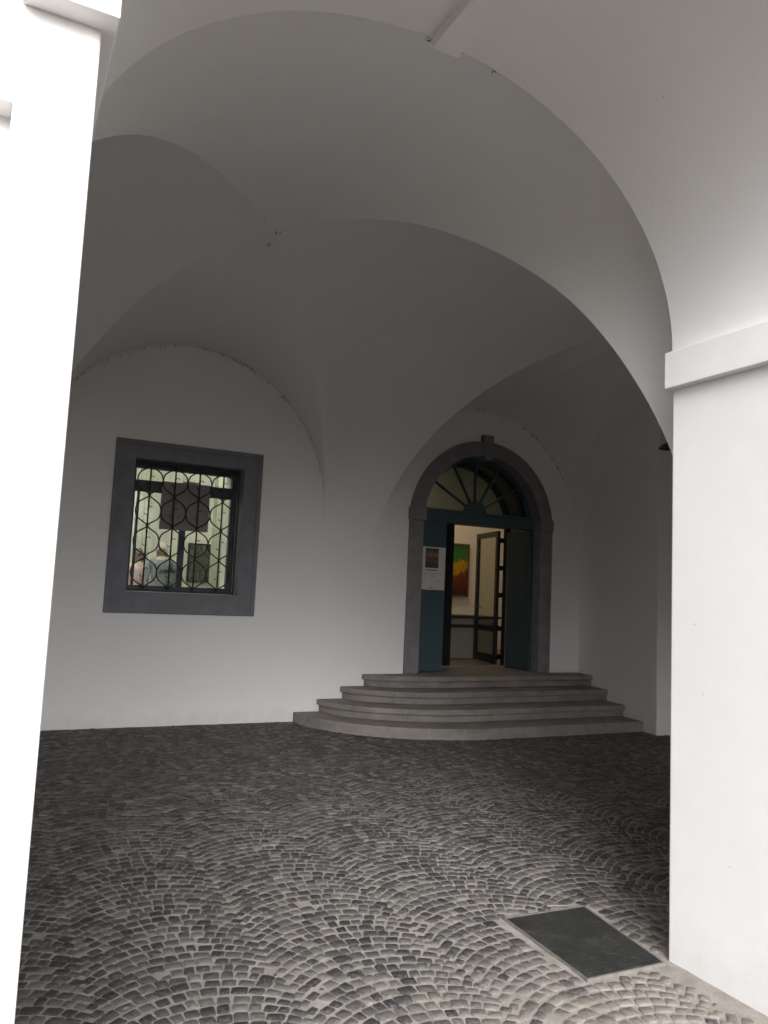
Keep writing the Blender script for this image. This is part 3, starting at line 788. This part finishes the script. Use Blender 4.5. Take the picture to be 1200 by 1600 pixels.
# column, pendant and cabinet in the window room
o = MB().box(1.95, 2.12, 12.2, 12.4, ZT - .003, 4.019).build('column', M['column'], bevel=.006)
tag(o, 'greenish column at the far wall behind the short woman in pink', 'column', kind='thing')
o = MB().box(2.80, 3.01, 10.92, 11.12, ZT - .003, 4.019).build('column', M['column'], bevel=.006)
tag(o, 'square greenish column inside the window room right of the dark picture', 'column', kind='thing')
pd = tag(empty('pendant_lamp', (2.42, 11.0, 3.02)), 'grey pointed pendant lamp hanging above the paper notice in the window', 'lamp')
part(MB().lathe((2.43, 11.0, 3.0), [(.12, 0), (.115, .12), (.09, .20), (.05, .26), (.015, .29), (.01, .30)], 20), 'lamp_shade', M['shade'], pd, smooth=True)
part(MB().tube([(2.43, 11.0, 3.29), (2.43, 11.0, 4.02)], .005, 6), 'cord', M['iron'], pd)
cb = tag(empty('cabinet', (2.2, 10.6, ZT)), 'dark low cabinet behind the lower edge of the barred window', 'cabinet')
part(MB().box(2.02, 2.22, 10.3, 10.8, ZT, 1.72), 'body', M['greycloth'], cb, bevel=.004)
part(MB().box(2.0, 2.24, 10.28, 10.82, 1.721, 1.75), 'top', M['sash'], cb, bevel=.003)
# lights of the two rooms
for x_, y_ in ((-1.0, 11.2), (1.0, 11.2), (2.6, 10.3)):
    cl = tag(empty('ceiling_light', (x_, y_, 4.0)), 'fluorescent ceiling light of the room behind the barred window', 'light', 'fluorescent ceiling lights')
    part(MB().box(x_ - .6, x_ + .6, y_ - .09, y_ + .09, 3.975, 4.015), 'housing', M['shade'], cl)
    part(MB().box(x_ - .58, x_ + .58, y_ - .07, y_ + .07, 3.955, 3.974), 'diffuser', M['tube'], cl)
cl = tag(empty('ceiling_light', (6.9, 11.4, 4.0)), 'warm ceiling light of the gallery behind the doorway', 'light')
part(MB().box(6.3, 7.5, 11.3, 11.5, 3.975, 4.015), 'housing', M['shade'], cl)
part(MB().box(6.32, 7.48, 11.32, 11.48, 3.955, 3.974), 'diffuser', M['warm'], cl)
tr = tag(empty('track_rail', (6.0, 10.9, 3.4)), 'thin black lighting rail seen through the fanlight glass', 'rail')
part(MB().tube([(5.2, 10.9, 3.38), (6.35, 10.9, 3.38)], .008, 6), 'rail', M['iron'], tr)
for x_ in (5.3, 6.25): part(MB().tube([(x_, 10.9, 3.38), (x_, 10.9, 4.02)], .003, 5), 'wire', M['iron'], tr)

# ------------------------------------------------------------------ people in the window room
def skin_mesh(verts, edges, name, mat, root=0, sub=2):
    me = bpy.data.meshes.new(name); me.from_pydata([v[:3] for v in verts], edges, [])
    o = bpy.data.objects.new(name, me); COL.objects.link(o)
    sm = o.modifiers.new('s', 'SKIN'); sm.use_smooth_shade = True
    for v, d in zip(verts, me.skin_vertices[0].data):
        r = v[3]; d.radius = r if isinstance(r, tuple) else (r, r)
    me.skin_vertices[0].data[root].use_root = True
    sb = o.modifiers.new('u', 'SUBSURF'); sb.levels = sub; sb.render_levels = sub
    dg = bpy.context.evaluated_depsgraph_get()
    nm = bpy.data.meshes.new_from_object(o.evaluated_get(dg)); nm.name = name
    bpy.data.objects.remove(o); bpy.data.meshes.remove(me)
    nm.materials.clear(); nm.materials.append(mat)
    nm.polygons.foreach_set('use_smooth', [True] * len(nm.polygons))
    return nm
def person(loc, h, turn, label, top, under, hair, hairlen):
    root = tag(empty('person', loc), label, 'person'); root.rotation_euler.z = turn
    k = h / 1.70
    V = []; E = []
    def v(x, y, z, r, p=None):
        V.append((x * k, y * k, z * k, tuple(q * k for q in r) if isinstance(r, tuple) else r * k))
        if p is not None: E.append((p, len(V) - 1))
        return len(V) - 1
    pel = v(0, 0, .93, (.155, .11)); wa = v(0, -.005, 1.08, (.13, .095), pel); ch_ = v(0, -.01, 1.27, (.155, .11), wa)
    sh = v(0, .0, 1.39, (.11, .07), ch_); nk = v(0, -.005, 1.46, .052, sh); hd = v(0, -.02, 1.53, (.075, .085), nk); h2 = v(0, -.02, 1.60, (.092, .108), hd); h3 = v(0, -.005, 1.66, (.075, .09), h2)
    nose = v(0, -.125, 1.575, .014, h2)
    arms = []
    for s in (-1, 1):
        a = v(s * .175, 0, 1.37, .052, sh); b = v(s * .225, .02, 1.10, .041, a); c = v(s * .21, -.10, .89, .028, b); d = v(s * .205, -.135, .82, (.036, .018), c)
        for i in range(4):
            e = v(s * .205 + (i - 1.5) * .019 * .4, -.15 - (i - 1.5) * .012, .765 - .004 * abs(i - 1.3), .0085, d); v(s * .20 + (i - 1.5) * .007, -.155 - (i - 1.5) * .011, .728 - .004 * abs(i - 1.3), .0075, e)
        e = v(s * .18, -.165, .80, .0095, d); v(s * .172, -.182, .772, .008, e)
    for s in (-1, 1):
        a = v(s * .095, 0, .86, .088, pel); b = v(s * .10, -.01, .48, .056, a); c = v(s * .10, .02, .09, .038, b); v(s * .105, -.11, .035, .035, c)
    o = bpy.data.objects.new('body', skin_mesh(V, E, 'body', M['skin'], pel)); COL.objects.link(o); o.parent = root
    hv = [q.co for q in o.data.vertices if q.co.z > 1.515 * k and abs(q.co.x) < .1 * k]
    x0_, x1_ = min(q.x for q in hv), max(q.x for q in hv); y0_, y1_ = min(q.y for q in hv if abs(q.x) > .02 * k), max(q.y for q in hv); z1_ = max(q.z for q in hv)
    HX, HY = (x0_ + x1_) / 2, (y0_ + y1_) / 2
    HRX, HRY = (x1_ - x0_) / 2 + .006, (y1_ - y0_) / 2 + .006; HZ = z1_ - .105 * k; HRZ = z1_ - HZ + .008; YFACE = y0_
    print('HEAD', round(x1_ - x0_, 3), round(y1_ - y0_, 3), round(z1_, 3), h)
    def garment(name, mat, ch):
        W, F = [], []
        for x, y, z, r, p in ch:
            W.append((x * k, y * k, z * k, tuple(q * k for q in r) if isinstance(r, tuple) else r * k))
            if p is not None: F.append((p, len(W) - 1))
        g = bpy.data.objects.new(name, skin_mesh(W, F, name, mat, 0)); COL.objects.link(g); g.parent = root
    garment('jacket', top, [(0, 0, .78, (.185, .14), None), (0, -.005, 1.05, (.15, .115), 0), (0, -.01, 1.27, (.175, .13), 1), (0, 0, 1.385, (.13, .085), 2),
                            (-.17, 0, 1.365, .058, 3), (-.226, .02, 1.10, .050, 4), (-.212, -.095, .90, .040, 5),
                            (.17, 0, 1.365, .058, 3), (.226, .02, 1.10, .050, 7), (.212, -.095, .90, .040, 8)])
    garment('collar', under, [(0, -.006, 1.375, (.115, .095), None), (0, -.008, 1.43, (.09, .085), 0), (0, -.01, 1.47, (.075, .075), 1)])
    garment('trousers', M['trouser'], [(0, 0, .95, (.165, .12), None), (-.097, 0, .85, .097, 0), (-.102, -.01, .48, .068, 1), (-.102, .02, .10, .055, 2), (.097, 0, .85, .097, 0), (.102, -.01, .48, .068, 4), (.102, .02, .10, .055, 5)])
    hm = MB(); nu, nv = 20, 14; rws = []
    for j in range(nv + 1):
        row = []
        for i in range(nu):
            ph = 2 * math.pi * i / nu; front = max(0, -math.cos(ph)) ** .6          # ph = pi looks forward (-Y)
            lim = R(128) - front * R(48); tt = .02 + (lim - .02) * j / nv
            row.append((HX + HRX * math.sin(tt) * math.sin(ph), HY + HRY * math.sin(tt) * math.cos(ph), HZ + HRZ * math.cos(tt) - (hairlen * k * (j / nv) ** 3 * (1 - front))))
        rws.append(row)
    hm.grid(rws, close=True)
    ho = hm.build('hair', hair, root, smooth=True)
    so_ = ho.modifiers.new('thick', 'SOLIDIFY'); so_.thickness = .012; so_.offset = 1
    for s in (-1, 1): MB().lathe((s * .028 * k, YFACE + .006, HZ), [(.0, -.008), (.011, -.004), (.012, 0), (.011, .004), (0, .008)], 8).build('eye', M['eye'], root, smooth=True)
    mb = MB().tube([(-.022 * k, YFACE + .010, HZ - .058 * k), (0, YFACE + .002, HZ - .060 * k), (.022 * k, YFACE + .010, HZ - .058 * k)], [.003, .006, .003], 6)
    mb.build('mouth', M['lip'], root, smooth=True)
    for s in (-1, 1):
        MB().lathe((s * .104 * k, .112 * k * 0 + -.07 * k, .0), [(.001, .0), (.045, .005), (.05, .03), (.04, .065), (.001, .075)], 12).build('shoe', M['shoe'], root, smooth=True)
    return root
person((1.85, 11.5, ZT), 1.50, R(25), 'short woman in a pale pink top behind the lower corner of the window', M['pink'], M['white_cloth'], M['hair_dark'], .06)
person((2.16, 11.3, ZT), 1.60, R(-20), 'grey haired person in a blue grey jacket behind the window bars', M['greycloth'], M['white_cloth'], M['hair_grey'], .10)

# ------------------------------------------------------------------ cobwebs and a leaf
mb = MB()
def tuft(c, nrm, size, k=9):
    c = Vector(c); nrm = Vector(nrm).normalized()
    for _ in range(k):
        d = (Vector((random.gauss(0, 1), random.gauss(0, 1), random.gauss(0, 1))).normalized() + nrm * .6).normalized()
        p = c + Vector((random.uniform(-1, 1), 0, random.uniform(-1, 1))) * size * .7
        q = p + d * size * random.uniform(.3, 1.0); w = Vector((random.gauss(0, 1), random.gauss(0, 1), random.gauss(0, 1))).normalized() * size * .16
        mb.add([p - w, p + w, q, q + d.cross(w) * .3], [(0, 1, 2), (0, 2, 3)])
for t in [i / 90 for i in range(10, 83)]:
    if random.random() < .72:
        a = math.pi * t
        tuft((1.885 - 1.675 * math.cos(a), YW - .006, 2.57 + 1.72 * math.sin(a) - .008), (0, -1, -.3), random.uniform(.018, .046), 9)
for t in [i / 60 for i in range(25, 52)]:
    if random.random() < .6:
        a = math.pi * t
        tuft((5.855 - 1.65 * math.cos(a), YW - .006, 2.40 + 1.73 * math.sin(a) - .01), (0, -1, -.3), random.uniform(.018, .046), 9)
for c in ((1.79, 5.66, 4.375), (1.80, 5.9, 4.36), (1.62, 5.45, 4.36), (2.2, 4.0, 4.24)): tuft(c, (0, 0, -1), .034, 10)
for c in ((1.47, YI + .01, 3.945), (1.62, YI + .01, 3.93), (1.80, YI + .01, 3.92), (1.50, 2.4, 3.935)): tuft(c, (0, .3, -1), .022, 12)
o = mb.build('cobwebs', M['web'], weld=False); tag(o, 'dusty cobweb tufts along the edges of the vault', 'cobweb', kind='stuff')
o = MB().add([(0, -.03, .004), (.022, -.005, .016), (.012, .03, .006), (-.014, .026, .014), (-.024, -.004, .004), (0, 0, .02)],
             [(0, 1, 5), (1, 2, 5), (2, 3, 5), (3, 4, 5), (4, 0, 5)]).build('fallen_leaf', M['leaf'])
o.location = (3.15, 7.9, .035); tag(o, 'small dry orange leaf lying on the cobbles left of the steps', 'leaf')

# ------------------------------------------------------------------ camera
f_px, psi, th, ro = 1214.99, R(26.55866), R(5.81573), R(2.60095)
fwd = Vector((math.sin(psi) * math.cos(th), math.cos(psi) * math.cos(th), math.sin(th)))
r0 = Vector((math.cos(psi), -math.sin(psi), 0)); u0 = r0.cross(fwd)
rt = math.cos(ro) * r0 + math.sin(ro) * u0; up = -math.sin(ro) * r0 + math.cos(ro) * u0
cam = bpy.data.cameras.new('camera'); co = bpy.data.objects.new('camera', cam); COL.objects.link(co)
co.matrix_world = Matrix(((rt.x, up.x, -fwd.x, 0), (rt.y, up.y, -fwd.y, 0), (rt.z, up.z, -fwd.z, 1.6), (0, 0, 0, 1)))
cam.sensor_fit = 'VERTICAL'; cam.sensor_height = 36; cam.lens = f_px / 1600 * 36
cam.clip_start = .02; cam.clip_end = 2000
SC.camera = co

# ------------------------------------------------------------------ daylight: pale overcast sky and a very soft sun
w = bpy.data.worlds.new('World'); SC.world = w; w.use_nodes = True
t = w.node_tree; bg = t.nodes['Background']
sky = t.nodes.new('ShaderNodeTexSky'); sky.sky_type = 'NISHITA'; sky.sun_disc = False
SEL, SAZ = 33, 199                       # sun stands behind the camera
sky.sun_elevation = R(SEL); sky.sun_rotation = R(SAZ); sky.dust_density = 6; sky.air_density = 1.2
hs = t.nodes.new('ShaderNodeHueSaturation'); hs.inputs['Saturation'].default_value = .16
t.links.new(sky.outputs[0], hs.inputs['Color'])
wm = t.nodes.new('ShaderNodeMix'); wm.data_type = 'RGBA'; wm.blend_type = 'MULTIPLY'; wm.inputs[0].default_value = 1
wm.inputs[7].default_value = (.965, .985, 1.02, 1)
t.links.new(hs.outputs[0], wm.inputs[6]); t.links.new(wm.outputs[2], bg.inputs[0])
bg.inputs[1].default_value = .15
sl = bpy.data.lights.new('sun', 'SUN'); sl.energy = .5; sl.angle = R(34); sl.color = (1, .98, .955)
so = bpy.data.objects.new('sun', sl); COL.objects.link(so)
az = R(SAZ); d = Vector((math.sin(az) * math.cos(R(SEL)), math.cos(az) * math.cos(R(SEL)), math.sin(R(SEL))))
so.rotation_euler = d.to_track_quat('Z', 'Y').to_euler()

SC.view_settings.view_transform = 'Standard'; SC.view_settings.look = 'None'
SC.view_settings.exposure = 1.1; SC.view_settings.gamma = 1
c = SC.cycles
SC.render.engine = 'CYCLES'
c.max_bounces = 12; c.diffuse_bounces = 8; c.glossy_bounces = 4; c.transparent_max_bounces = 12
c.caustics_reflective = False; c.caustics_refractive = False
c.use_denoising = True; c.denoiser = 'OPENIMAGEDENOISE'; c.sample_clamp_indirect = 8
